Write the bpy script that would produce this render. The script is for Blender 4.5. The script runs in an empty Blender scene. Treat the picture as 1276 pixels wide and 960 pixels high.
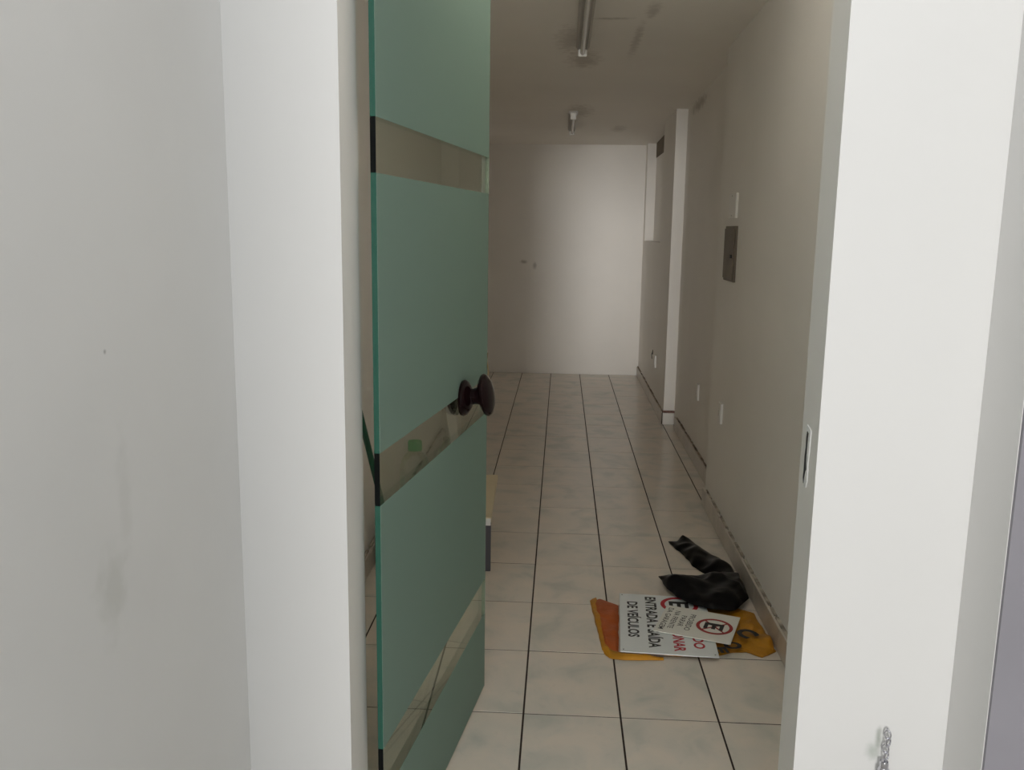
import bpy, bmesh, math, random
from mathutils import Vector, Matrix, noise

random.seed(7)
scn = bpy.context.scene
COL = scn.collection

# ------------------------------------------------------------------ camera
cam_d = bpy.data.cameras.new('camera')
cam_d.sensor_width = 36.0
cam_d.lens = 36.0 * 1104.77 / 1276.0
cam_d.clip_start = 0.02
cam_d.clip_end = 200
cam = bpy.data.objects.new('camera', cam_d)
COL.objects.link(cam)
def cam_rot(p, y, r):
    cp, sp, cy, sy, cr, sr = math.cos(p), math.sin(p), math.cos(y), math.sin(y), math.cos(r), math.sin(r)
    fwd = Vector((sy * cp, cy * cp, -sp))
    right = Vector((cy, -sy, 0))
    up = right.cross(fwd)
    r2 = cr * right + sr * up
    u2 = -sr * right + cr * up
    return Matrix((r2, u2, -fwd)).transposed()
cam.matrix_world = Matrix.Translation((0, 0, 1.6)) @ cam_rot(0.17375, -0.05351, 0.014154).to_4x4()
scn.camera = cam

# ------------------------------------------------------------------ light, exposure
w = bpy.data.worlds.new('overcast_sky')
scn.world = w
w.use_nodes = True
bg = w.node_tree.nodes['Background']
bg.inputs[0].default_value = (0.97, 0.985, 1.0, 1)
bg.inputs[1].default_value = 1.5

sun_d = bpy.data.lights.new('hazy_sun', 'SUN')
sun_d.energy = 1.3
sun_d.angle = math.radians(10)
sun_d.color = (1.0, 0.97, 0.93)
sun = bpy.data.objects.new('hazy_sun', sun_d)
COL.objects.link(sun)
sun.location = (-1, -8, 3)
sun.rotation_euler = Vector((0.058, 0.998, -0.02)).to_track_quat('-Z', 'Y').to_euler()

scn.view_settings.view_transform = 'Standard'
scn.view_settings.look = 'None'
scn.view_settings.gamma = 1.0
scn.view_settings.use_curve_mapping = False
scn.view_settings.exposure = 0.0
scn.cycles.max_bounces = 24
scn.cycles.diffuse_bounces = 20
scn.cycles.transparent_max_bounces = 16
scn.cycles.sample_clamp_indirect = 0

# ------------------------------------------------------------------ materials
def lin(r, g, b):
    f = lambda c: (c / 255 / 12.92) if c / 255 <= 0.04045 else ((c / 255 + 0.055) / 1.055) ** 2.4
    return (f(r), f(g), f(b), 1)

def mat(name, col, rough=0.5, metal=0.0, var=0.0, scale=8.0, bump=0.0, bscale=60.0, spec=0.5, col2=None, coat=0.0):
    m = bpy.data.materials.new(name)
    m.use_nodes = True
    nt = m.node_tree
    b = nt.nodes['Principled BSDF']
    b.inputs['Roughness'].default_value = rough
    b.inputs['Metallic'].default_value = metal
    b.inputs['Specular IOR Level'].default_value = spec
    b.inputs['Coat Weight'].default_value = coat
    tc = nt.nodes.new('ShaderNodeTexCoord')
    if var > 0 or col2:
        n = nt.nodes.new('ShaderNodeTexNoise')
        n.inputs['Scale'].default_value = scale
        n.inputs['Detail'].default_value = 4
        nt.links.new(tc.outputs['Object'], n.inputs['Vector'])
        mx = nt.nodes.new('ShaderNodeMix'); mx.data_type = 'RGBA'
        c2 = col2 if col2 else tuple(c * (1 - var) for c in col[:3]) + (1,)
        mx.inputs[6].default_value = col
        mx.inputs[7].default_value = c2
        mr = nt.nodes.new('ShaderNodeMapRange')
        mr.inputs[1].default_value = 0.38; mr.inputs[2].default_value = 0.68
        nt.links.new(n.outputs['Fac'], mr.inputs[0])
        nt.links.new(mr.outputs[0], mx.inputs[0])
        nt.links.new(mx.outputs[2], b.inputs['Base Color'])
    else:
        b.inputs['Base Color'].default_value = col
    if bump > 0:
        n2 = nt.nodes.new('ShaderNodeTexNoise')
        n2.inputs['Scale'].default_value = bscale
        n2.inputs['Detail'].default_value = 3
        nt.links.new(tc.outputs['Object'], n2.inputs['Vector'])
        bp = nt.nodes.new('ShaderNodeBump')
        bp.inputs['Strength'].default_value = bump
        bp.inputs['Distance'].default_value = 0.01
        nt.links.new(n2.outputs['Fac'], bp.inputs['Height'])
        nt.links.new(bp.outputs['Normal'], b.inputs['Normal'])
    return m

def add_stains_shadows(m, patches):
    """dirt marks and painted lamp shadows with a shape of their own: (centre, half sizes, colour, strength), in world metres"""
    nt = m.node_tree
    b = nt.nodes['Principled BSDF']
    geo = nt.nodes.new('ShaderNodeNewGeometry')
    ns = nt.nodes.new('ShaderNodeTexNoise')
    ns.inputs['Scale'].default_value = 26; ns.inputs['Detail'].default_value = 5
    nt.links.new(geo.outputs['Position'], ns.inputs['Vector'])
    for c, h, col, st in patches:
        src = b.inputs['Base Color'].links[0].from_socket
        vs = nt.nodes.new('ShaderNodeVectorMath'); vs.operation = 'SUBTRACT'
        vs.inputs[1].default_value = c
        nt.links.new(geo.outputs['Position'], vs.inputs[0])
        vd = nt.nodes.new('ShaderNodeVectorMath'); vd.operation = 'DIVIDE'
        vd.inputs[1].default_value = h
        nt.links.new(vs.outputs[0], vd.inputs[0])
        ln = nt.nodes.new('ShaderNodeVectorMath'); ln.operation = 'LENGTH'
        nt.links.new(vd.outputs[0], ln.inputs[0])
        ad = nt.nodes.new('ShaderNodeMath'); ad.operation = 'MULTIPLY_ADD'
        ad.inputs[1].default_value = 1.3
        nt.links.new(ns.outputs['Fac'], ad.inputs[0])
        nt.links.new(ln.outputs['Value'], ad.inputs[2])
        mr = nt.nodes.new('ShaderNodeMapRange'); mr.interpolation_type = 'SMOOTHSTEP'
        mr.inputs[1].default_value = 1.65; mr.inputs[2].default_value = 0.75
        mr.inputs[3].default_value = 0.0; mr.inputs[4].default_value = st
        nt.links.new(ad.outputs[0], mr.inputs[0])
        mx = nt.nodes.new('ShaderNodeMix'); mx.data_type = 'RGBA'
        mx.inputs[7].default_value = col
        nt.links.new(mr.outputs[0], mx.inputs[0])
        nt.links.new(src, mx.inputs[6])
        nt.links.new(mx.outputs[2], b.inputs['Base Color'])

WALL = (0.80, 0.78, 0.745, 1)
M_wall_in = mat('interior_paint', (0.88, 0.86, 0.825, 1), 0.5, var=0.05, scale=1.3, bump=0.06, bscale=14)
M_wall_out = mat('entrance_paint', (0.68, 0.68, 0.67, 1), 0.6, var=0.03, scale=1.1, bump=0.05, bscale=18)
M_wall_porch = mat('porch_paint', (0.70, 0.695, 0.68, 1), 0.6, var=0.05, scale=2.0, bump=0.08, bscale=9)
M_ceil = mat('ceiling_paint', (0.91, 0.885, 0.84, 1), 0.65, var=0.06, scale=0.9, bump=0.05, bscale=10)
M_grout = mat('dark_grout', lin(52, 38, 30), 0.95, var=0.4, scale=20)
M_ground = mat('pavement_concrete', lin(190, 187, 180), 0.85, var=0.15, scale=6)
M_greypaint = mat('grey_jamb_paint', lin(140, 138, 145), 0.6, var=0.06, scale=6)
M_white = mat('white_plastic', (0.82, 0.81, 0.78, 1), 0.35)
M_whiteboard = mat('sign_board_white', (0.80, 0.84, 0.84, 1), 0.3, var=0.04, scale=9)
M_cream = mat('cream_sign_white', (0.84, 0.84, 0.78, 1), 0.3, var=0.04, scale=9)
M_black = mat('black_vinyl', (0.012, 0.012, 0.014, 1), 0.45)
M_red = mat('red_vinyl', (0.50, 0.018, 0.035, 1), 0.45)
M_darkred = mat('dark_red_vinyl', (0.36, 0.03, 0.03, 1), 0.5)
M_bag = mat('black_bag_plastic', (0.004, 0.0038, 0.0045, 1), 0.33, bump=0.12, bscale=24, spec=0.12)
M_yellow = mat('yellow_plastic', lin(196, 136, 24), 0.45, var=0.25, scale=10, bump=0.25, bscale=35)
M_orange = mat('orange_plastic', lin(186, 92, 36), 0.5, var=0.2, scale=14, bump=0.25, bscale=35)
M_knob = mat('dark_wood_knob', lin(22, 9, 11), 0.1, var=0.3, scale=12, spec=0.22)
M_chrome = mat('chrome', (0.62, 0.62, 0.66, 1), 0.12, metal=1.0)
M_metal_dull = mat('dull_steel', (0.42, 0.41, 0.39, 1), 0.4, metal=1.0)
M_panel = mat('breaker_cover_paint', lin(120, 110, 98), 0.5, var=0.2, scale=9)
M_dark = mat('dark_recess', (0.02, 0.019, 0.02, 1), 0.8)
M_chip = mat('chipped_plaster', (0.86, 0.86, 0.85, 1), 0.85, var=0.15, scale=90)
M_bbtile = mat('skirting_ceramic', (0.60, 0.545, 0.48, 1), 0.28, var=0.18, scale=7)
M_mortar = mat('mortar_line', lin(205, 198, 184), 0.9, col2=lin(62, 48, 40), scale=9)
M_mortar_dirty = mat('dirty_mortar_line', lin(175, 160, 145), 0.9, col2=lin(50, 36, 32), scale=11)
M_pinkmortar = mat('pinkish_mortar', lin(165, 130, 120), 0.9, col2=lin(70, 48, 42), scale=40)
M_fixture = mat('lamp_tray_enamel', (0.46, 0.44, 0.41, 1), 0.35, var=0.1, scale=5)
M_tube = mat('fluorescent_tube_glass', (0.62, 0.61, 0.58, 1), 0.18)
M_lampholder = mat('lampholder_white', (0.88, 0.88, 0.86, 1), 0.3)
M_edge = mat('green_glass_edge', lin(32, 84, 70), 0.2, coat=0.3)
M_edge_black = mat('dark_glass_edge', (0.004, 0.005, 0.005, 1), 0.3, spec=0.1)
M_edge_light = mat('polished_glass_edge', lin(138, 150, 134), 0.2)
M_broom = mat('green_broom_handle', lin(22, 92, 72), 0.35)
M_bristle = mat('broom_bristle', lin(40, 110, 90), 0.7)
M_benchtop = mat('bench_top_laminate', lin(214, 200, 168), 0.45, var=0.06, scale=6)
M_benchleg = mat('bench_grey_legs', lin(82, 80, 86), 0.5)
M_plank = mat('white_painted_board', (0.92, 0.91, 0.88, 1), 0.5, var=0.06, scale=9)
M_cap = mat('green_bottle_cap', lin(44, 160, 80), 0.4)
M_stool = mat('stool_plastic', lin(200, 192, 178), 0.45)

# tile: off white glaze clouded with grey green and beige, different on every piece
def tile_mat():
    m = bpy.data.materials.new('floor_tile_glaze')
    m.use_nodes = True
    nt = m.node_tree
    b = nt.nodes['Principled BSDF']
    b.inputs['Roughness'].default_value = 0.2
    tc = nt.nodes.new('ShaderNodeTexCoord')
    oi = nt.nodes.new('ShaderNodeObjectInfo')
    mul = nt.nodes.new('ShaderNodeMath'); mul.operation = 'MULTIPLY'; mul.inputs[1].default_value = 37.0
    nt.links.new(oi.outputs['Random'], mul.inputs[0])
    va = nt.nodes.new('ShaderNodeVectorMath'); va.operation = 'ADD'
    nt.links.new(tc.outputs['Object'], va.inputs[0]); nt.links.new(mul.outputs[0], va.inputs[1])
    n = nt.nodes.new('ShaderNodeTexNoise'); n.inputs['Scale'].default_value = 5.5
    n.inputs['Detail'].default_value = 6; n.inputs['Distortion'].default_value = 0.5
    nt.links.new(va.outputs[0], n.inputs['Vector'])
    cr = nt.nodes.new('ShaderNodeValToRGB')
    e = cr.color_ramp.elements
    e[0].position = 0.30; e[0].color = (0.60, 0.59, 0.53, 1)
    e[1].position = 0.62; e[1].color = (0.78, 0.70, 0.61, 1)
    k = e.new(0.46); k.color = (0.72, 0.67, 0.595, 1)
    nt.links.new(n.outputs['Fac'], cr.inputs[0])
    n3 = nt.nodes.new('ShaderNodeTexNoise'); n3.inputs['Scale'].default_value = 22
    n3.inputs['Detail'].default_value = 5; n3.inputs['Distortion'].default_value = 2
    nt.links.new(va.outputs[0], n3.inputs['Vector'])
    mr = nt.nodes.new('ShaderNodeMapRange'); mr.inputs[1].default_value = 0.58; mr.inputs[2].default_value = 0.75
    mr.inputs[4].default_value = 0.13
    nt.links.new(n3.outputs['Fac'], mr.inputs[0])
    mx = nt.nodes.new('ShaderNodeMix'); mx.data_type = 'RGBA'
    mx.inputs[7].default_value = (0.40, 0.41, 0.37, 1)
    nt.links.new(mr.outputs[0], mx.inputs[0]); nt.links.new(cr.outputs[0], mx.inputs[6])
    nt.links.new(mx.outputs[2], b.inputs['Base Color'])
    return m
M_tile = tile_mat()

# clear glass: fresnel mix of tinted transparency and mirror reflection
def clear_glass(name, tint, power=1.0):
    m = bpy.data.materials.new(name); m.use_nodes = True
    nt = m.node_tree; nt.nodes.clear()
    out = nt.nodes.new('ShaderNodeOutputMaterial')
    mix = nt.nodes.new('ShaderNodeMixShader')
    tr = nt.nodes.new('ShaderNodeBsdfTransparent'); tr.inputs[0].default_value = tint
    gl = nt.nodes.new('ShaderNodeBsdfGlossy'); gl.inputs['Roughness'].default_value = 0.01
    gl.inputs['Color'].default_value = (0.95, 1, 0.97, 1)
    fr = nt.nodes.new('ShaderNodeFresnel'); fr.inputs[0].default_value = 1.45
    mu = nt.nodes.new('ShaderNodeMath'); mu.operation = 'MULTIPLY'; mu.inputs[1].default_value = power
    nt.links.new(fr.outputs[0], mu.inputs[0])
    nt.links.new(mu.outputs[0], mix.inputs[0])
    nt.links.new(tr.outputs[0], mix.inputs[1]); nt.links.new(gl.outputs[0], mix.inputs[2])
    nt.links.new(mix.outputs[0], out.inputs[0])
    return m
M_glass = clear_glass('clear_door_glass', (0.92, 0.935, 0.90, 1), 0.35)
M_pet = clear_glass('clear_plastic', (0.95, 0.96, 0.95, 1), 0.7)

# etched film: scattering, part of the light passes through
def frosted():
    m = bpy.data.materials.new('etched_glass_film'); m.use_nodes = True
    nt = m.node_tree; nt.nodes.clear()
    out = nt.nodes.new('ShaderNodeOutputMaterial')
    df = nt.nodes.new('ShaderNodeBsdfDiffuse'); df.inputs[0].default_value = (0.36, 0.495, 0.425, 1)
    tl = nt.nodes.new('ShaderNodeBsdfTranslucent'); tl.inputs[0].default_value = (0.36, 0.495, 0.425, 1)
    m1 = nt.nodes.new('ShaderNodeMixShader'); m1.inputs[0].default_value = 0.5
    gl = nt.nodes.new('ShaderNodeBsdfGlossy'); gl.inputs['Roughness'].default_value = 0.35
    fr = nt.nodes.new('ShaderNodeFresnel'); fr.inputs[0].default_value = 1.3
    mu = nt.nodes.new('ShaderNodeMath'); mu.operation = 'MULTIPLY'; mu.inputs[1].default_value = 0.25
    m2 = nt.nodes.new('ShaderNodeMixShader')
    nt.links.new(df.outputs[0], m1.inputs[1]); nt.links.new(tl.outputs[0], m1.inputs[2])
    nt.links.new(fr.outputs[0], mu.inputs[0]); nt.links.new(mu.outputs[0], m2.inputs[0])
    nt.links.new(m1.outputs[0], m2.inputs[1]); nt.links.new(gl.outputs[0], m2.inputs[2])
    nt.links.new(m2.outputs[0], out.inputs[0])
    return m
M_frost = frosted()

# ------------------------------------------------------------------ helpers
def obj(name, bm, m, parent=None, smooth=False, loc=None, rot=None):
    me = bpy.data.meshes.new(name)
    bmesh.ops.recalc_face_normals(bm, faces=bm.faces[:])
    bm.to_mesh(me); bm.free()
    if smooth:
        for p in me.polygons: p.use_smooth = True
        try: me.set_sharp_from_angle(angle=math.radians(35))
        except Exception: pass
    if m: me.materials.append(m)
    o = bpy.data.objects.new(name, me); COL.objects.link(o)
    if parent: o.parent = parent
    if loc: o.location = loc
    if rot: o.rotation_euler = rot
    return o

def tag(o, label=None, cat=None, group=None, kind=None):
    if label: o['label'] = label
    if cat: o['category'] = cat
    if group: o['group'] = group
    if kind: o['kind'] = kind
    return o

def thing(name, label, cat, loc=(0, 0, 0), rotz=0.0, group=None):
    o = bpy.data.objects.new(name, None); COL.objects.link(o)
    o.empty_display_size = 0.1
    o.location = loc; o.rotation_euler = (0, 0, rotz)
    return tag(o, label, cat, group)

def box(bm, x0, x1, y0, y1, z0, z1, bev=0.0):
    r = bmesh.ops.create_cube(bm, size=1)
    vs = r['verts']
    for v in vs:
        v.co = Vector(((x0 + x1) / 2 + v.co.x * (x1 - x0), (y0 + y1) / 2 + v.co.y * (y1 - y0), (z0 + z1) / 2 + v.co.z * (z1 - z0)))
    if bev > 0:
        es = list({e for v in vs for e in v.link_edges})
        bmesh.ops.bevel(bm, geom=es, offset=bev, segments=2, affect='EDGES', profile=0.5)
    return bm

def bx(*a, bev=0.0):
    bm = bmesh.new(); return box(bm, *a, bev=bev)

def prism(bm, pts, z0, z1):
    """vertical prism over a plan outline"""
    a = [bm.verts.new((x, y, z0)) for x, y in pts]
    b = [bm.verts.new((x, y, z1)) for x, y in pts]
    bm.faces.new(a[::-1]); bm.faces.new(b)
    n = len(pts)
    for i in range(n):
        bm.faces.new((a[i], a[(i + 1) % n], b[(i + 1) % n], b[i]))
    return bm

def cyl(bm, p0, p1, r0, r1=None, n=16, caps=True):
    p0, p1 = Vector(p0), Vector(p1)
    r1 = r0 if r1 is None else r1
    d = (p1 - p0).normalized()
    q = d.to_track_quat('Z', 'Y')
    A, B = [], []
    for i in range(n):
        a = 2 * math.pi * i / n
        v = q @ Vector((math.cos(a), math.sin(a), 0))
        A.append(bm.verts.new(p0 + v * r0)); B.append(bm.verts.new(p1 + v * r1))
    for i in range(n):
        bm.faces.new((A[i], A[(i + 1) % n], B[(i + 1) % n], B[i]))
    if caps:
        bm.faces.new(A[::-1]); bm.faces.new(B)
    return bm

def lathe(bm, prof, n=28, q=None, at=(0, 0, 0)):
    """prof: (radius, height) pairs, closed at both ends by its axis points"""
    at = Vector(at); rings = []
    for r, h in prof:
        if r < 1e-5:
            p = Vector((0, 0, h)); p = q @ p if q else p
            rings.append([bm.verts.new(at + p)])
        else:
            R = []
            for i in range(n):
                a = 2 * math.pi * i / n
                p = Vector((r * math.cos(a), r * math.sin(a), h)); p = q @ p if q else p
                R.append(bm.verts.new(at + p))
            rings.append(R)
    for A, B in zip(rings, rings[1:]):
        if len(A) == 1 and len(B) == 1: continue
        for i in range(n):
            j = (i + 1) % n
            if len(A) == 1: bm.faces.new((A[0], B[i], B[j]))
            elif len(B) == 1: bm.faces.new((A[i], A[j], B[0]))
            else: bm.faces.new((A[i], A[j], B[j], B[i]))
    return bm

def torus(bm, R, r, mtx, n=20, k=8, sx=1.0):
    vs = []
    for i in range(n):
        a = 2 * math.pi * i / n
        ring = []
        for j in range(k):
            b = 2 * math.pi * j / k
            p = Vector(((R + r * math.cos(b)) * math.cos(a), (R + r * math.cos(b)) * math.sin(a) * sx, r * math.sin(b)))
            ring.append(bm.verts.new(mtx @ p))
        vs.append(ring)
    for i in range(n):
        for j in range(k):
            bm.faces.new((vs[i][j], vs[(i + 1) % n][j], vs[(i + 1) % n][(j + 1) % k], vs[i][(j + 1) % k]))
    return bm

def tube(bm, pts, r, n=8):
    pts = [Vector(p) for p in pts]; rings = []
    for i, p in enumerate(pts):
        d = (pts[min(i + 1, len(pts) - 1)] - pts[max(i - 1, 0)]).normalized()
        q = d.to_track_quat('Z', 'Y')
        rings.append([bm.verts.new(p + q @ Vector((r * math.cos(2 * math.pi * j / n), r * math.sin(2 * math.pi * j / n), 0))) for j in range(n)])
    for A, B in zip(rings, rings[1:]):
        for j in range(n):
            bm.faces.new((A[j], A[(j + 1) % n], B[(j + 1) % n], B[j]))
    bm.faces.new(rings[0][::-1]); bm.faces.new(rings[-1])
    return bm

def rail(pts, t):
    L = [0]
    for a, b in zip(pts, pts[1:]): L.append(L[-1] + math.dist(a, b))
    s = t * L[-1]
    for i in range(len(pts) - 1):
        if s <= L[i + 1] + 1e-9:
            f = (s - L[i]) / max(L[i + 1] - L[i], 1e-9)
            return tuple(pts[i][k] + (pts[i + 1][k] - pts[i][k]) * f for k in range(len(pts[i])))
    return pts[-1]

def crumpled(bm, A, B, nu, nv, h, seed, amp, base=0.002, z_a=0.0, z_b=0.0, jt=0.012, fq=17):
    """film between two plan rails, raised and crumpled, closed underneath"""
    top, bot = [], []
    for i in range(nu + 1):
        t = i / nu; a = rail(A, t); b = rail(B, t); T = []; U = []
        for j in range(nv + 1):
            s = j / nv
            x = a[0] + (b[0] - a[0]) * s; y = a[1] + (b[1] - a[1]) * s
            edge = math.sin(math.pi * s) ** 0.6 * min(1, 0.25 + 4 * t, 0.25 + 4 * (1 - t))
            n1 = noise.noise(Vector((x * 11, y * 11, seed)))
            rdg = 1 - abs(noise.noise(Vector((x * fq, y * fq, seed + 5)))) * 2
            z = base + z_a * (1 - s) + z_b * s + edge * (h * (0.75 + 0.5 * n1) + amp * rdg)
            jit = jt * noise.noise(Vector((x * 20, y * 20, seed + 9)))
            T.append(bm.verts.new((x + jit, y + jit, max(z, base)))); U.append(bm.verts.new((x + jit, y + jit, base - 0.0015)))
        top.append(T); bot.append(U)
    for i in range(nu):
        for j in range(nv):
            bm.faces.new((top[i][j], top[i + 1][j], top[i + 1][j + 1], top[i][j + 1]))
            bm.faces.new((bot[i][j], bot[i][j + 1], bot[i + 1][j + 1], bot[i + 1][j]))
    for i in range(nu):
        bm.faces.new((top[i][0], bot[i][0], bot[i + 1][0], top[i + 1][0]))
        bm.faces.new((top[i][nv], top[i + 1][nv], bot[i + 1][nv], bot[i][nv]))
    for j in range(nv):
        bm.faces.new((top[0][j], top[0][j + 1], bot[0][j + 1], bot[0][j]))
        bm.faces.new((top[nu][j], bot[nu][j], bot[nu][j + 1], top[nu][j + 1]))
    return bm

def lettering(name, body, m, parent, u0, u1, v0, v1, z, bold=0.028, hollow=None):
    """flat printed words fitted into the rectangle u0..u1, v0..v1 of a board"""
    cu = bpy.data.curves.new(name, 'FONT'); cu.body = body; cu.size = 1; cu.extrude = 0.0; cu.offset = bold
    cu.resolution_u = 3
    t = bpy.data.objects.new(name, cu); COL.objects.link(t)
    dg = bpy.context.evaluated_depsgraph_get()
    me = bpy.data.meshes.new_from_object(t.evaluated_get(dg))
    bpy.data.objects.remove(t); bpy.data.curves.remove(cu)
    xs = [v.co.x for v in me.vertices]; ys = [v.co.y for v in me.vertices]
    # accents rise above the capitals: fit the capital height of 0.73
    y0, y1 = 0.0, 0.729
    for v in me.vertices:
        v.co = Vector((u0 + (v.co.x - min(xs)) / (max(xs) - min(xs)) * (u1 - u0), v0 + (v.co.y - y0) / (y1 - y0) * (v1 - v0), z))
    me.materials.clear(); me.materials.append(m)
    o = bpy.data.objects.new(name, me); COL.objects.link(o); o.parent = parent
    return o

def flat_poly(bm, pts, z0, z1): return prism(bm, pts, z0, z1)

def ring(bm, cx, cy, r0, r1, z, n=40):
    A, B = [], []
    for i in range(n):
        a = 2 * math.pi * i / n
        A.append(bm.verts.new((cx + r0 * math.cos(a), cy + r0 * math.sin(a), z)))
        B.append(bm.verts.new((cx + r1 * math.cos(a), cy + r1 * math.sin(a), z)))
    for i in range(n):
        bm.faces.new((A[i], B[i], B[(i + 1) % n], A[(i + 1) % n]))
    return bm

def struct(name, bm, m, parent=None, label=None):
    o = obj(name, bm, m, parent)
    if not parent: o['kind'] = 'structure'
    if label: o['label'] = label
    return o

# ------------------------------------------------------------------ structure
def zc(y): return 2.60 - 0.018 * (y - 5.2)

# floor: bed of grout with every tile a piece of its own
floor = struct('floor', bx(-1.0, 1.08, 1.72, 10.05, -0.12, -0.0012), M_grout, label='off-white mottled ceramic tile floor with dark grout')
xs = [-0.885] + [-0.4172 + 0.3246 * k for k in range(-1, 5)] + [0.972]
ys = [1.73] + [2.73907 + 0.45185 * k for k in range(-2, 16)] + [9.915]
tile_cache = {}
for i in range(len(xs) - 1):
    for j in range(len(ys) - 1):
        gx, gy = 0.0032, 0.0024
        wx = round(xs[i + 1] - xs[i] - 2 * gx, 4); wy = round(ys[j + 1] - ys[j] - 2 * gy, 4)
        if (wx, wy) not in tile_cache:
            bm = bmesh.new()
            a, b = wx / 2, wy / 2; c = 0.0006
            top = [bm.verts.new(p) for p in ((-a + c, -b + c, 0), (a - c, -b + c, 0), (a - c, b - c, 0), (-a + c, b - c, 0))]
            mid = [bm.verts.new(p) for p in ((-a, -b, -c), (a, -b, -c), (a, b, -c), (-a, b, -c))]
            low = [bm.verts.new(p) for p in ((-a, -b, -0.008), (a, -b, -0.008), (a, b, -0.008), (-a, b, -0.008))]
            bm.faces.new(top); bm.faces.new(low[::-1])
            for k in range(4):
                l = (k + 1) % 4
                bm.faces.new((mid[k], mid[l], top[l], top[k])); bm.faces.new((low[k], low[l], mid[l], mid[k]))
            me = bpy.data.meshes.new('tile'); bm.to_mesh(me); bm.free(); me.materials.append(M_tile)
            tile_cache[(wx, wy)] = me
        o = bpy.data.objects.new('tile', tile_cache[(wx, wy)]); COL.objects.link(o)
        o.parent = floor
        o.location = ((xs[i] + xs[i + 1]) / 2, (ys[j] + ys[j + 1]) / 2, random.uniform(-0.0006, 0.0006))
        o.rotation_euler = (random.uniform(-1, 1) * 0.0012, random.uniform(-1, 1) * 0.0012, 0)

struct('ground', bx(-6, 6, -8, 1.72, -0.12, -0.004), M_ground, label='pale concrete pavement before the entrance')

# ceiling, falling slightly towards the back
bm = bmesh.new()
vv = []
for (x, y) in ((-1.0, 1.74), (1.09, 1.74), (1.09, 10.0), (-1.0, 10.0)):
    vv.append((x, y))
A = [bm.verts.new((x, y, zc(y))) for x, y in vv]; B = [bm.verts.new((x, y, zc(y) + 0.15)) for x, y in vv]
bm.faces.new(A[::-1]); bm.faces.new(B)
for i in range(4): bm.faces.new((A[i], A[(i + 1) % 4], B[(i + 1) % 4], B[i]))
ceiling = struct('ceiling', bm, M_ceil)
add_stains_shadows(M_ceil, [((0.37, 5.0, 2.6), (0.035, 0.5, 0.3), lin(150, 142, 134), 0.4), ((0.40, 4.4, 2.6), (0.045, 0.2, 0.3), lin(150, 142, 134), 0.4),
                    ((0.1, 5.5, 2.6), (0.13, 0.35, 0.3), lin(140, 128, 116), 0.45), ((0.02, 5.0, 2.6), (0.1, 0.4, 0.3), lin(140, 130, 118), 0.35), ((0.22, 4.55, 2.6), (0.14, 0.03, 0.3), lin(120, 112, 104), 0.4),  # first one: shadow past the front lamp's far end, painted in
                    ((0.12, 7.55, 2.5), (0.14, 0.5, 0.3), lin(130, 120, 108), 0.35), ((0.5, 8.6, 2.5), (0.1, 0.3, 0.3), lin(120, 112, 100), 0.3)])  # first one: dark shadow beside the back lamp, put into the ceiling colour

struct('wall_back', bx(-1.0, 1.09, 9.92, 10.05, -0.1, 2.75), M_wall_in)
add_stains_shadows(M_wall_in, [((-0.42, 9.92, 1.25), (0.05, 0.2, 0.03), lin(95, 92, 84), 0.5), ((-0.3, 9.92, 1.21), (0.03, 0.2, 0.05), lin(95, 92, 84), 0.4),
                       ((0.98, 6.8, 2.52), (0.2, 0.5, 0.06), lin(110, 100, 88), 0.5)])

# right wall: near stretch, set-back middle stretch, thicker far stretch with a high recess
bm = bmesh.new()
box(bm, 0.89, 1.09, 1.88, 5.18, -0.1, 2.75)
box(bm, 0.975, 1.09, 5.18, 7.37, -0.1, 2.75)
Y0, Y1, Z0, Z1 = 8.2, 9.75, 1.50, 2.545
box(bm, 0.885, 1.09, 7.37, Y0, -0.1, 2.75)
box(bm, 0.885, 1.09, Y1, 9.93, -0.1, 2.75)
box(bm, 0.885, 1.09, Y0, Y1, -0.1, Z0)
box(bm, 0.885, 1.09, Y0, Y1, Z1, 2.75)
box(bm, 0.98, 1.09, Y0, Y1, Z0, Z1)
wall_r = struct('wall_right', bm, M_wall_in)
obj('recess_top_band', bx(0.972, 0.98, Y0 + 0.02, Y1 - 0.03, 2.37, 2.54), mat('brownish_band', lin(128, 118, 106), 0.9, var=0.3, scale=8), wall_r)  # brownish band, darker than the wall, across the top of the recess
obj('pilaster_plinth', bx(0.878, 0.968, 7.352, 7.37, 0.0, 0.10, bev=0.004), M_white, wall_r)
obj('mortar_strip', bx(0.876, 0.985, 7.348, 7.37, 0.102, 0.118), M_pinkmortar, wall_r)

# left wall with its pilaster
bm = bmesh.new()
box(bm, -1.0, -0.89, 1.88, 9.93, -0.1, 2.75)
box(bm, -0.9, -0.765, 6.6, 6.85, -0.1, 2.75)
wall_l = struct('wall_left', bm, M_wall_in)

# entrance front: two piers and a lintel
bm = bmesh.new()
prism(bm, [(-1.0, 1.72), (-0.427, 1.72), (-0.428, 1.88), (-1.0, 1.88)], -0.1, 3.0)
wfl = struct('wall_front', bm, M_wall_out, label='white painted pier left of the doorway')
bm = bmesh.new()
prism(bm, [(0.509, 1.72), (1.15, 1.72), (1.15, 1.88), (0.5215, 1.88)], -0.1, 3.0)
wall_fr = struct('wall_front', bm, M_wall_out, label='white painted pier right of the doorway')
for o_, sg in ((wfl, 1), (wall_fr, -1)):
    o_.data.materials.append(M_wall_in)          # interior paint inside; on the reveals its lighter colour stands in for light
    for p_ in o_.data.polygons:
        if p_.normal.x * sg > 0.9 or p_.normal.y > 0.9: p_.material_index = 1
struct('wall_front', bx(-0.45, 0.54, 1.725, 1.875, 2.56, 3.0), M_wall_out, label='white lintel above the doorway')
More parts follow.
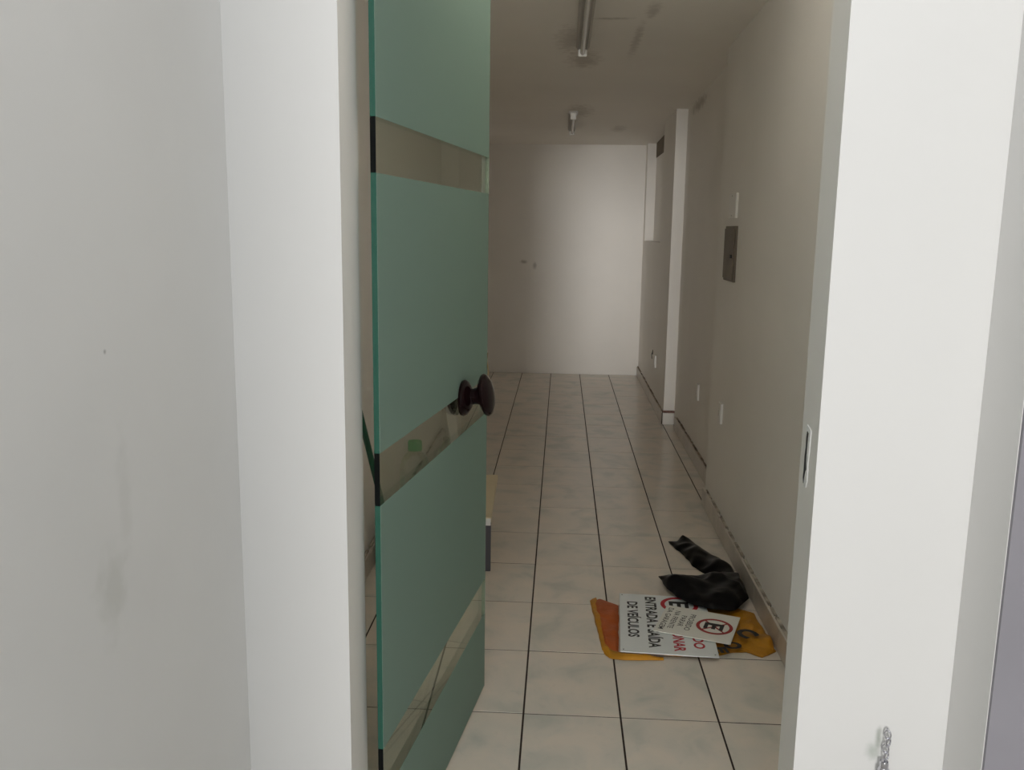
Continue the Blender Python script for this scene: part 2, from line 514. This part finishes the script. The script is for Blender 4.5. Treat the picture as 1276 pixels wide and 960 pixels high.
add_stains_shadows(M_wall_out, [((0.677, 1.72, 0.575), (0.012, 0.1, 0.05), lin(120, 130, 118), 0.75), ((0.667, 1.72, 0.545), (0.02, 0.1, 0.03), lin(150, 160, 150), 0.6)])
# side walls of the entrance recess
struct('wall_porch_left', bx(-0.85, -0.648, -1.2, 1.73, -0.1, 3.0), M_wall_porch, label='greyish white side wall left of the entrance')
add_stains_shadows(M_wall_porch, [((-0.648, 1.2, 1.07), (0.2, 0.06, 0.09), lin(160, 162, 150), 0.25), ((-0.648, 1.25, 1.2), (0.2, 0.03, 0.14), lin(165, 165, 158), 0.15), ((-0.648, 1.22, 1.42), (0.1, 0.006, 0.006), lin(110, 110, 105), 0.6)])
struct('wall_porch_right', bx(0.812, 1.15, 1.57, 1.73, -0.1, 3.0), M_wall_porch, label='narrow greyish white return right of the entrance')
struct('wall_porch_right', bx(0.96, 1.15, -1.2, 1.55, -0.1, 3.0), M_wall_porch, label='unseen side wall added to shade the right pier')  # added out of view so that it shades the right pier
struct('trim_1', bx(0.8135, 1.15, 1.562, 1.57, -0.05, 2.6), M_greypaint, label='grey painted jamb strip at the far right')

# ceramic skirting, piece by piece
def skirting(name, x_face, thick, y0, y1, side, mort, length=0.45, label=None):
    """side=+1: right wall, pieces stand between x_face and x_face+thick"""
    xa, xb = (x_face, x_face + thick) if side > 0 else (x_face - thick, x_face)
    base = struct(name, bx(min(xa, xb) + 0.003, max(xa, xb) - 0.003 + (0.004 if side > 0 else 0), y0, y1, 0.0, 0.094), M_grout, label=label)
    y = y0
    while y < y1 - 0.02:
        e = min(y + length, y1)
        bm = bx(xa, xb, y + 0.0015, e - 0.0015, 0.002, 0.1 + random.uniform(-0.003, 0.003), bev=0.0015)
        obj('skirting_tile', bm, M_bbtile, base)
        y = e
    wx = xb if side > 0 else xa
    # broken mortar bedding along the top
    bm = bmesh.new()
    yy = y0
    while yy < y1 - 0.05:
        ln = random.uniform(0.10, 0.3)
        e = min(yy + ln, y1)
        if side > 0: box(bm, xb - 0.005, xb + 0.008, yy, e - random.uniform(0.01, 0.06), 0.088, 0.1 + random.uniform(0.001, 0.009))
        else: box(bm, xa - 0.008, xa + 0.005, yy, e - random.uniform(0.01, 0.06), 0.088, 0.1 + random.uniform(0.001, 0.009))
        yy = e
    s = obj('mortar_strip', bm, mort, base); s['kind'] = 'stuff'
    return base
skirting('baseboard_right', 0.868, 0.014, 1.9, 5.16, 1, M_mortar, label='beige ceramic skirting on the near right wall')
skirting('baseboard_right', 0.953, 0.014, 5.2, 7.2, 1, M_mortar_dirty, label='beige ceramic skirting with crumbling top on the set-back wall')
skirting('baseboard_right', 0.868, 0.012, 7.375, 9.91, 1, M_mortar_dirty, label='beige ceramic skirting on the far right wall')
skirting('baseboard_left', -0.864, 0.014, 1.9, 6.58, -1, M_mortar, label='beige ceramic skirting on the left wall')

# ------------------------------------------------------------------ glass door
HX, HY = -0.385, 1.850
FX, FY = -0.239, 2.889
ang = math.atan2(FY - HY, FX - HX)              # local +x runs from hinge edge to free edge, local -y faces the room on the right
DW = math.hypot(FX - HX, FY - HY)
door = thing('door_1', 'open frosted glass door with clear bands and dark round knob', 'door', (HX, HY, 0), ang)
door['kind'] = 'structure'
DZ0, DZ1, TH = 0.012, 2.50, 0.011
bands = [(0.288, 0.415), (0.998, 1.117), (1.711, 1.823)]
obj('glass_panel', bx(0, DW, 0, TH, DZ0, DZ1), M_glass, door)
zz = [DZ0]
for a, b in bands: zz += [a, b]
zz.append(DZ1)
for k in range(0, len(zz), 2):
    obj('frosted_film', bx(0.001, DW - 0.002, -0.0012, -0.0002, zz[k] + (0.002 if k == 0 else 0), zz[k + 1]), M_frost, door)
# ground hinge edge: green where frosted, black where the glass is clear
for k in range(len(zz) - 1):
    clear = k % 2 == 1
    obj('glass_edge', bx(-0.0012, -0.0002, -0.0005, TH + 0.0005, zz[k], zz[k + 1]), M_edge_black if clear else M_edge, door)
obj('polished_edge', bx(DW + 0.0002, DW + 0.0015, -0.0012, TH, DZ0, DZ1), M_edge_light, door)
obj('pivot_hinge', bx(0.01, 0.16, -0.012, TH + 0.012, 0.004, 0.06, bev=0.002), M_metal_dull, door)
# knob pair on a common spindle
KX, KZ = 0.718, 1.108
qk = Vector((0, -1, 0)).to_track_quat('Z', 'Y')
qb = Vector((0, 1, 0)).to_track_quat('Z', 'Y')
for q, y0 in ((qk, -0.0015), (qb, TH + 0.0005)):
    qt = Vector((0, -1 if q is qk else 1, 0.17)).to_track_quat('Z', 'Y')   # knobs droop on the loose spindle
    k = obj('door_knob', lathe(bmesh.new(), [(0, 0.056), (0.030, 0.056), (0.050, 0.060), (0.061, 0.068), (0.063, 0.074), (0.058, 0.082), (0.040, 0.090), (0.018, 0.094), (0, 0.095)], 40, qt, (KX, y0, KZ)), M_knob, door, smooth=True)
    obj('rosette', lathe(bmesh.new(), [(0, 0.0), (0.052, 0.0), (0.054, 0.007), (0.049, 0.016), (0.036, 0.025), (0.024, 0.030), (0, 0.031)], 40, q, (KX, y0, KZ)), M_knob, k, smooth=True)
    obj('stem', lathe(bmesh.new(), [(0, 0.014), (0.030, 0.014), (0.025, 0.022), (0.023, 0.036), (0.026, 0.050), (0.032, 0.058), (0, 0.058)], 32, qt, (KX, y0, KZ)), M_knob, k, smooth=True)
wt = obj('wire_loop', tube(bmesh.new(), [(DW - 0.045, -0.012, 1.12), (DW - 0.02, -0.010, 1.135), (DW - 0.002, -0.004, 1.15), (DW + 0.010, 0.002, 1.172), (DW + 0.022, 0.003, 1.195)], 0.0022), mat('brass_wire', lin(150, 130, 95), 0.4, metal=0.6), door, smooth=True)

# strike slot chipped into the right jamb
def jamb_x(y): return 0.509 + (y - 1.72) / 0.16 * 0.0125
st = thing('strike_plate', 'ragged dark lock slot with chipped white edge in right door jamb', 'lock', (jamb_x(1.81), 1.81, 1.145), math.atan2(0.16, 0.0125))
def ragged(y_pts, x0, x1):
    bm = bmesh.new()
    a = [bm.verts.new((y, x0, z)) for y, z in y_pts]; b = [bm.verts.new((y, x1, z)) for y, z in y_pts]
    bm.faces.new(a); bm.faces.new(b[::-1]); n = len(a)
    for i in range(n): bm.faces.new((a[i], a[(i + 1) % n], b[(i + 1) % n], b[i]))
    return bm
obj('chipped_plaster', ragged([(-0.026, 0.061), (0.012, 0.066), (0.018, 0.056), (0.014, 0.03), (0.019, 0.008), (0.016, -0.05), (0.006, -0.062), (-0.012, -0.062), (-0.022, -0.046), (-0.018, -0.01), (-0.024, 0.02)], 0.0002, 0.0022), M_chip, st)
obj('lock_slot', ragged([(-0.007, 0.052), (0.004, 0.054), (0.010, 0.038), (0.008, 0.02), (0.013, 0.0), (0.012, -0.03), (0.015, -0.048), (0.008, -0.058), (0.005, -0.045), (-0.002, -0.03), (-0.008, -0.024), (-0.003, -0.012), (-0.002, 0.02)], 0.0022, 0.0032), M_dark, st)

# chrome chain hanging at the foot of the right pier
ch = thing('door_chain', 'chrome chain hanging on white pier right of the doorway', 'chain', (0.690, 1.713, 0.56))
for k in range(4):
    zc_ = 0.030 - k * 0.0155
    m4 = Matrix.Translation((0.002 * math.sin(k * 2.1), -0.006 - 0.0015 * (k % 2), zc_)) @ Matrix.Rotation(math.radians(90), 4, 'X') @ Matrix.Rotation(math.radians(35 if k % 2 else -50), 4, 'Y') @ Matrix.Rotation(math.radians(90), 4, 'Z')
    obj('link', torus(bmesh.new(), 0.0098, 0.0021, m4, 20, 8, 0.68), M_chrome, ch, smooth=True)
obj('eyelet', tube(bmesh.new(), [(0.003, 0.008, 0.036), (0.003, -0.006, 0.037), (0.001, -0.010, 0.040)], 0.002), M_chrome, ch, smooth=True)
obj('swivel', lathe(bmesh.new(), [(0, 0.0), (0.008, 0.0), (0.0095, -0.006), (0.0085, -0.013), (0.0115, -0.018), (0.0115, -0.03), (0.008, -0.036), (0.0085, -0.06), (0, -0.062)], 20, None, (-0.004, -0.011, -0.026)), M_chrome, ch, smooth=True)

# ------------------------------------------------------------------ right wall fittings
bp = thing('breaker_panel', 'grey metal breaker box cover on the near right wall', 'breaker panel', (0.89, 4.77, 1.49))
obj('frame', bx(-0.010, 0.0, -0.145, 0.145, -0.143, 0.143, bev=0.002), M_panel, bp)
dr = obj('panel_door', bx(-0.017, -0.0102, -0.132, 0.132, -0.130, 0.130, bev=0.002), M_panel, bp)
obj('latch', cyl(bmesh.new(), (-0.0172, -0.10, -0.012), (-0.026, -0.10, -0.012), 0.009), M_black, dr, smooth=True)
bp2 = thing('blank_plate', 'blank white cover plate above the grey breaker box', 'cover plate', (0.89, 4.755, 1.737))
obj('plate', bx(-0.013, 0.0, -0.10, 0.10, -0.063, 0.063, bev=0.003), M_white, bp2)
obj('screw', cyl(bmesh.new(), (-0.0132, 0.0, 0.05), (-0.0150, 0.0, 0.05), 0.004, n=10), M_metal_dull, bp2)
obj('screw', cyl(bmesh.new(), (-0.0132, 0.0, -0.05), (-0.0150, 0.0, -0.05), 0.004, n=10), M_metal_dull, bp2)
def outlet(label, x, y, z, group=None):
    t = thing('wall_outlet', label, 'outlet', (x, y, z))
    obj('plate', bx(-0.014, 0.0, -0.036, 0.036, -0.056, 0.056, bev=0.003), M_white, t)
    f = obj('socket', bx(-0.017, -0.0142, -0.022, 0.022, -0.022, 0.022, bev=0.001), M_white, t)
    for dz in (-0.011, 0, 0.011):
        obj('pin_hole', cyl(bmesh.new(), (-0.0172, 0.0, dz), (-0.0178, 0.0, dz), 0.0026, n=8), M_dark, f)
    return t
outlet('white wall outlet low on near right wall, below the breaker box', 0.89, 4.79, 0.63)
outlet('white wall outlet low on the set-back stretch of right wall', 0.975, 6.15, 0.50)
outlet('small white wall outlet beyond the pilaster on far right wall', 0.885, 8.12, 0.425)
hl = thing('cable_hole', 'small dark cable hole in far right wall near its outlet', 'hole', (0.885, 8.42, 0.47))
obj('rim', lathe(bmesh.new(), [(0, 0), (0.022, 0), (0.022, 0.003), (0.014, 0.0035), (0, 0.0035)], 14, Vector((-1, 0, 0)).to_track_quat('Z', 'Y')), M_dark, hl)
obj('loose_wire', tube(bmesh.new(), [(-0.003, 0, 0), (-0.012, -0.02, -0.02), (-0.010, -0.035, -0.06)], 0.003), M_black, hl)

# ------------------------------------------------------------------ ceiling lamps
def batten(label, x, y0, y1, w_=0.074, tube_mat=None):
    t = thing('ceiling_lamp', label, 'lamp', (x, (y0 + y1) / 2, zc((y0 + y1) / 2)))
    t.rotation_euler = (-0.018, 0, 0)
    L = (y1 - y0) / 2
    # tray: channel section with flared reflector sides
    bm = bmesh.new()
    prof = [(-w_ / 2, 0), (-w_ / 2, -0.018), (-w_ / 2 + 0.012, -0.034), (-0.012, -0.030), (0.012, -0.030), (w_ / 2 - 0.012, -0.034), (w_ / 2, -0.018), (w_ / 2, 0)]
    A = [bm.verts.new((px, -L, pz)) for px, pz in prof]; B = [bm.verts.new((px, L, pz)) for px, pz in prof]
    for i in range(len(prof)):
        j = (i + 1) % len(prof); bm.faces.new((A[i], A[j], B[j], B[i]))
    bm.faces.new(A[::-1]); bm.faces.new(B)
    obj('tray', bm, M_fixture, t)
    obj('tube', cyl(bmesh.new(), (0, -L + 0.02, -0.050), (0, L - 0.02, -0.050), 0.013, n=20), tube_mat or M_tube, t, smooth=True)
    for s in (-1, 1):
        bm = bx(-0.024, 0.024, s * L - 0.012 if s > 0 else -L - 0.006, s * L + 0.006 if s > 0 else -L + 0.012, -0.068, -0.012, bev=0.005)
        obj('lampholder', bm, M_lampholder, t)
    return t
batten('unlit fluorescent tube lamp on ceiling nearest the doorway', 0.087, 3.82, 5.09)
batten('unlit fluorescent tube lamp on ceiling near the back wall', 0.068, 7.52, 8.55)
# added lit lamp, unseen above the frame, to brighten the corridor
M_added_tube = bpy.data.materials.new('added_lit_tube'); M_added_tube.use_nodes = True
bs = M_added_tube.node_tree.nodes['Principled BSDF']
bs.inputs['Emission Color'].default_value = (1.0, 0.93, 0.82, 1)
bs.inputs['Emission Strength'].default_value = 22.0
batten('added unseen lit tube lamp brightening the corridor', 0.10, 2.15, 3.45, w_=0.044, tube_mat=M_added_tube)

# ------------------------------------------------------------------ signs, banner and bag on the floor
def board(bm, W, H, t):
    return box(bm, 0, W, 0, H, 0, t, bev=0.0008)

# yellow banner crumpled under the signs
ban = thing('plastic_banner', 'crumpled yellow and orange plastic banner lying under the white signs', 'banner', (0.5, 3.4, 0))
def loc_(pts): return [(x - 0.5, y - 3.4) for x, y in pts]
bm = bmesh.new()
crumpled(bm, loc_([(0.30, 3.60), (0.5, 3.66), (0.70, 3.66), (0.795, 3.66), (0.850, 3.60), (0.858, 3.46), (0.863, 3.36)]),
         loc_([(0.27, 3.20), (0.45, 3.19), (0.625, 3.20), (0.70, 3.235), (0.755, 3.245), (0.80, 3.205), (0.862, 3.255)]), 34, 18, 0.004, 3.3, 0.003, base=0.0035)
obj('sheet', bm, M_yellow, ban, smooth=True)
bm = bmesh.new()
crumpled(bm, loc_([(0.168, 3.655), (0.200, 3.700), (0.255, 3.655), (0.280, 3.635)]), loc_([(0.208, 3.172), (0.225, 3.156), (0.240, 3.150), (0.252, 3.16)]), 16, 24, 0.014, 8.1, 0.006, base=0.0035, jt=0.004)
obj('orange_flap', bm, M_orange, ban, smooth=True)
bm = bmesh.new()
crumpled(bm, loc_([(0.158, 3.675), (0.172, 3.700), (0.188, 3.715)]), loc_([(0.190, 3.235), (0.200, 3.180), (0.222, 3.150)]), 6, 30, 0.014, 2.2, 0.003, base=0.003, jt=0.003)
o = obj('yellow_hem', bm, M_yellow, ban, smooth=True)
# front hem of the flap
bm = bmesh.new()
crumpled(bm, loc_([(0.20, 3.30), (0.225, 3.22), (0.28, 3.185), (0.42, 3.172)]), loc_([(0.192, 3.22), (0.215, 3.145), (0.27, 3.138), (0.42, 3.150)]), 16, 6, 0.012, 4.2, 0.004, base=0.004, jt=0.004)
obj('yellow_fold', bm, M_yellow, ban, smooth=True)
# right-hand bulge with lettering
bm = bmesh.new()
crumpled(bm, loc_([(0.805, 3.60), (0.82, 3.60), (0.845, 3.58), (0.860, 3.46), (0.864, 3.34)]),
         loc_([(0.715, 3.28), (0.745, 3.26), (0.775, 3.235), (0.82, 3.215), (0.862, 3.262)]), 22, 18, 0.020, 5.7, 0.008, base=0.006)
obj('bulge', bm, M_yellow, ban, smooth=True)
e = bpy.data.objects.new('print_area', None)
def ban_letters(txt, cx, cy, ww, hh, rz, z):
    o = lettering('lettering', txt, M_black, ban, -ww / 2, ww / 2, -hh / 2, hh / 2, 0, bold=0.05)
    o.location = (cx - 0.5, cy - 3.4, z); o.rotation_euler = (0.0, 0.0, rz)
    return o
ban_letters('C', 0.768, 3.340, 0.075, 0.075, math.radians(-60), 0.036)
ban_letters('O', 0.700, 3.262, 0.060, 0.065, math.radians(-75), 0.020)
ban_letters('E', 0.648, 3.222, 0.050, 0.050, math.radians(-80), 0.018)

# larger sign
sa = thing('traffic_sign', 'larger white parking sign with red and black lettering, half under the bag', 'sign', (0.289, 3.729, 0.016), math.atan2(-0.998, -0.055))
W, H = 0.553, 0.371
obj('board', board(bmesh.new(), W, H, 0.004), M_whiteboard, sa)
ZT = 0.0044
lettering('lettering', 'DE VEÍCULOS', M_black, sa, 0.085, 0.425, 0.034, 0.078, ZT)
lettering('lettering', 'ENTRADA E SAÍDA', M_black, sa, 0.025, 0.508, 0.112, 0.158, ZT)
lettering('lettering', 'ESTACIONAR', M_red, sa, 0.185, 0.525, 0.208, 0.252, ZT)
lettering('lettering', 'PROIBIDO', M_red, sa, 0.200, 0.492, 0.285, 0.328, ZT)
obj('prohibition_ring', ring(bmesh.new(), 0.092, 0.255, 0.062, 0.080, ZT), M_red, sa)
lettering('letter_symbol', 'E', M_black, sa, 0.058, 0.122, 0.215, 0.296, ZT, bold=0.03)
for cx, cy in ((0.535, 0.012), (0.535, 0.358), (0.016, 0.012)):
    obj('nail_hole', cyl(bmesh.new(), (cx, cy, 0.0041), (cx, cy, 0.0045), 0.003, n=8), M_dark, sa)

# smaller sign on top, tipped a little
sb = thing('traffic_sign', 'smaller white no stopping sign with black E in red ring, on top', 'sign', (0.485, 3.604, 0.0245), math.atan2(-0.945, -0.325))
W, H = 0.266, 0.306
obj('board', board(bmesh.new(), W, H, 0.003), M_cream, sb)
ZT = 0.0034
lettering('lettering', 'PROIBIDO', M_black, sb, 0.055, 0.212, 0.112, 0.136, ZT, bold=0.004)
lettering('lettering', 'PARAR', M_black, sb, 0.080, 0.186, 0.080, 0.103, ZT, bold=0.004)
lettering('lettering', 'NA FRENTE', M_black, sb, 0.045, 0.218, 0.047, 0.070, ZT, bold=0.004)
lettering('lettering', 'DA GARAGEM', M_black, sb, 0.025, 0.240, 0.014, 0.037, ZT, bold=0.004)
obj('prohibition_ring', ring(bmesh.new(), 0.133, 0.222, 0.059, 0.073, ZT), M_darkred, sb)
lettering('letter_symbol', 'E', M_black, sb, 0.104, 0.162, 0.184, 0.260, ZT, bold=0.03)
bm = bmesh.new()
for s in (1, -1):
    c, sn = math.cos(math.radians(45 * s)), math.sin(math.radians(45 * s))
    q = [(-0.060, -0.004), (0.060, -0.004), (0.060, 0.004), (-0.060, 0.004)]
    bm.faces.new([bm.verts.new((0.133 + a * c - b * sn, 0.222 + a * sn + b * c, ZT - 0.0002 if s > 0 else ZT - 0.00022)) for a, b in q])
obj('red_cross', bm, M_darkred, sb)

# black bag: one film with two lobes joined by the wall
bag = thing('plastic_bag', 'crumpled black plastic bag by the right wall, partly on the signs', 'bag', (0.75, 3.9, 0))
def lb(pts): return [(x - 0.75, y - 3.9) for x, y in pts]
bm = bmesh.new()
crumpled(bm, lb([(0.477, 3.90), (0.577, 3.90), (0.646, 3.92), (0.713, 3.94), (0.79, 3.99), (0.850, 3.95), (0.853, 3.86)]),
         lb([(0.489, 3.86), (0.500, 3.77), (0.530, 3.685), (0.590, 3.605), (0.670, 3.560), (0.760, 3.555), (0.846, 3.69)]), 48, 34, 0.045, 1.7, 0.016, base=0.034, jt=0.006, fq=9)
bag_front = obj('front_lobe', bm, M_bag, bag, smooth=True)
bm = bmesh.new()
crumpled(bm, lb([(0.588, 4.46), (0.640, 4.46), (0.683, 4.54), (0.745, 4.36), (0.791, 4.26), (0.838, 4.18), (0.858, 4.12), (0.858, 3.93)]),
         lb([(0.594, 4.43), (0.620, 4.35), (0.645, 4.28), (0.668, 4.13), (0.728, 4.02), (0.77, 3.97), (0.80, 3.92), (0.82, 3.88)]), 48, 24, 0.030, 6.4, 0.014, base=0.003, jt=0.006, fq=10)
obj('rear_lobe', bm, M_bag, bag, smooth=True)

# ------------------------------------------------------------------ behind the door
br = thing('broom', 'green broom handle leaning on the left wall behind the glass door', 'broom', (-0.80, 4.09, 0))
obj('handle', cyl(bmesh.new(), (0, 0, 0.10), (-0.075, -0.66, 1.24), 0.0135, n=14), M_broom, br, smooth=True)
obj('brush_block', bx(-0.020, 0.030, -0.13, 0.13, 0.075, 0.115, bev=0.006), M_broom, br)
bm = bmesh.new()
for i in range(-9, 10):
    for j in range(3):
        cyl(bm, (-0.010 + j * 0.014, i * 0.0135, 0.0745), (-0.012 + j * 0.016, i * 0.0145, 0.001), 0.005, 0.006, n=6)
o = obj('bristles', bm, M_bristle, br); o['kind'] = 'stuff'

bn = thing('low_bench', 'low pale topped bench with dark grey legs behind the glass door', 'bench', (-0.532, 4.33, 0), math.radians(1.7))
obj('top', bx(-0.22, 0.22, -0.37, 0.37, 0.245, 0.27, bev=0.003), M_benchtop, bn)
for sx in (-1, 1):
    for sy in (-1, 1):
        obj('leg', bx(sx * (0.202 if sy < 0 else 0.145) - 0.016, sx * (0.202 if sy < 0 else 0.145) + 0.016, sy * 0.34 - 0.016, sy * 0.34 + 0.016, 0, 0.244), M_benchleg, bn)
obj('end_cap', bx(0.186, 0.218, -0.374, -0.3705, 0.232, 0.266, bev=0.001), M_white, bn)

bt = thing('plastic_jug', 'clear plastic jug with green cap on the bench, seen through door band', 'jug', (-0.674, 4.06, 0.27))
obj('body', lathe(bmesh.new(), [(0, 0.0), (0.068, 0.0), (0.074, 0.01), (0.074, 0.20), (0.071, 0.22), (0.056, 0.26), (0.036, 0.282), (0.030, 0.288), (0.030, 0.318), (0, 0.318)], 32), M_pet, bt, smooth=True)
obj('cap', lathe(bmesh.new(), [(0, 0.293), (0.0335, 0.293), (0.034, 0.298), (0.033, 0.333), (0.030, 0.337), (0, 0.337)], 28), M_cap, bt, smooth=True)
b2 = thing('plastic_bottle', 'clear uncapped plastic bottle glinting beside the green capped jug', 'bottle', (-0.535, 4.13, 0.27))
obj('body', lathe(bmesh.new(), [(0, 0.0), (0.040, 0.0), (0.045, 0.01), (0.044, 0.10), (0.040, 0.11), (0.044, 0.12), (0.044, 0.22), (0.030, 0.285), (0.016, 0.315), (0.015, 0.34), (0.012, 0.342), (0, 0.335)], 24), M_pet, b2, smooth=True)

pk = thing('wooden_board', 'short white board leaning on the left wall, seen through the glass', 'board', (-0.725, 6.15, 0))
d = Vector((-0.115, 0.34, 0.44))
dn = d.normalized()
nrm = Vector((0.45, -0.9, 0.1)); nrm = (nrm - nrm.dot(dn) * dn).normalized()
R3 = Matrix((nrm.cross(dn), -nrm, dn)).transposed()
bm = bx(-0.034, 0.034, -0.008, 0.008, 0.0, d.length, bev=0.002)
for v in bm.verts: v.co = R3 @ v.co + Vector((0, 0, 0.015))
obj('plank', bm, M_plank, pk)
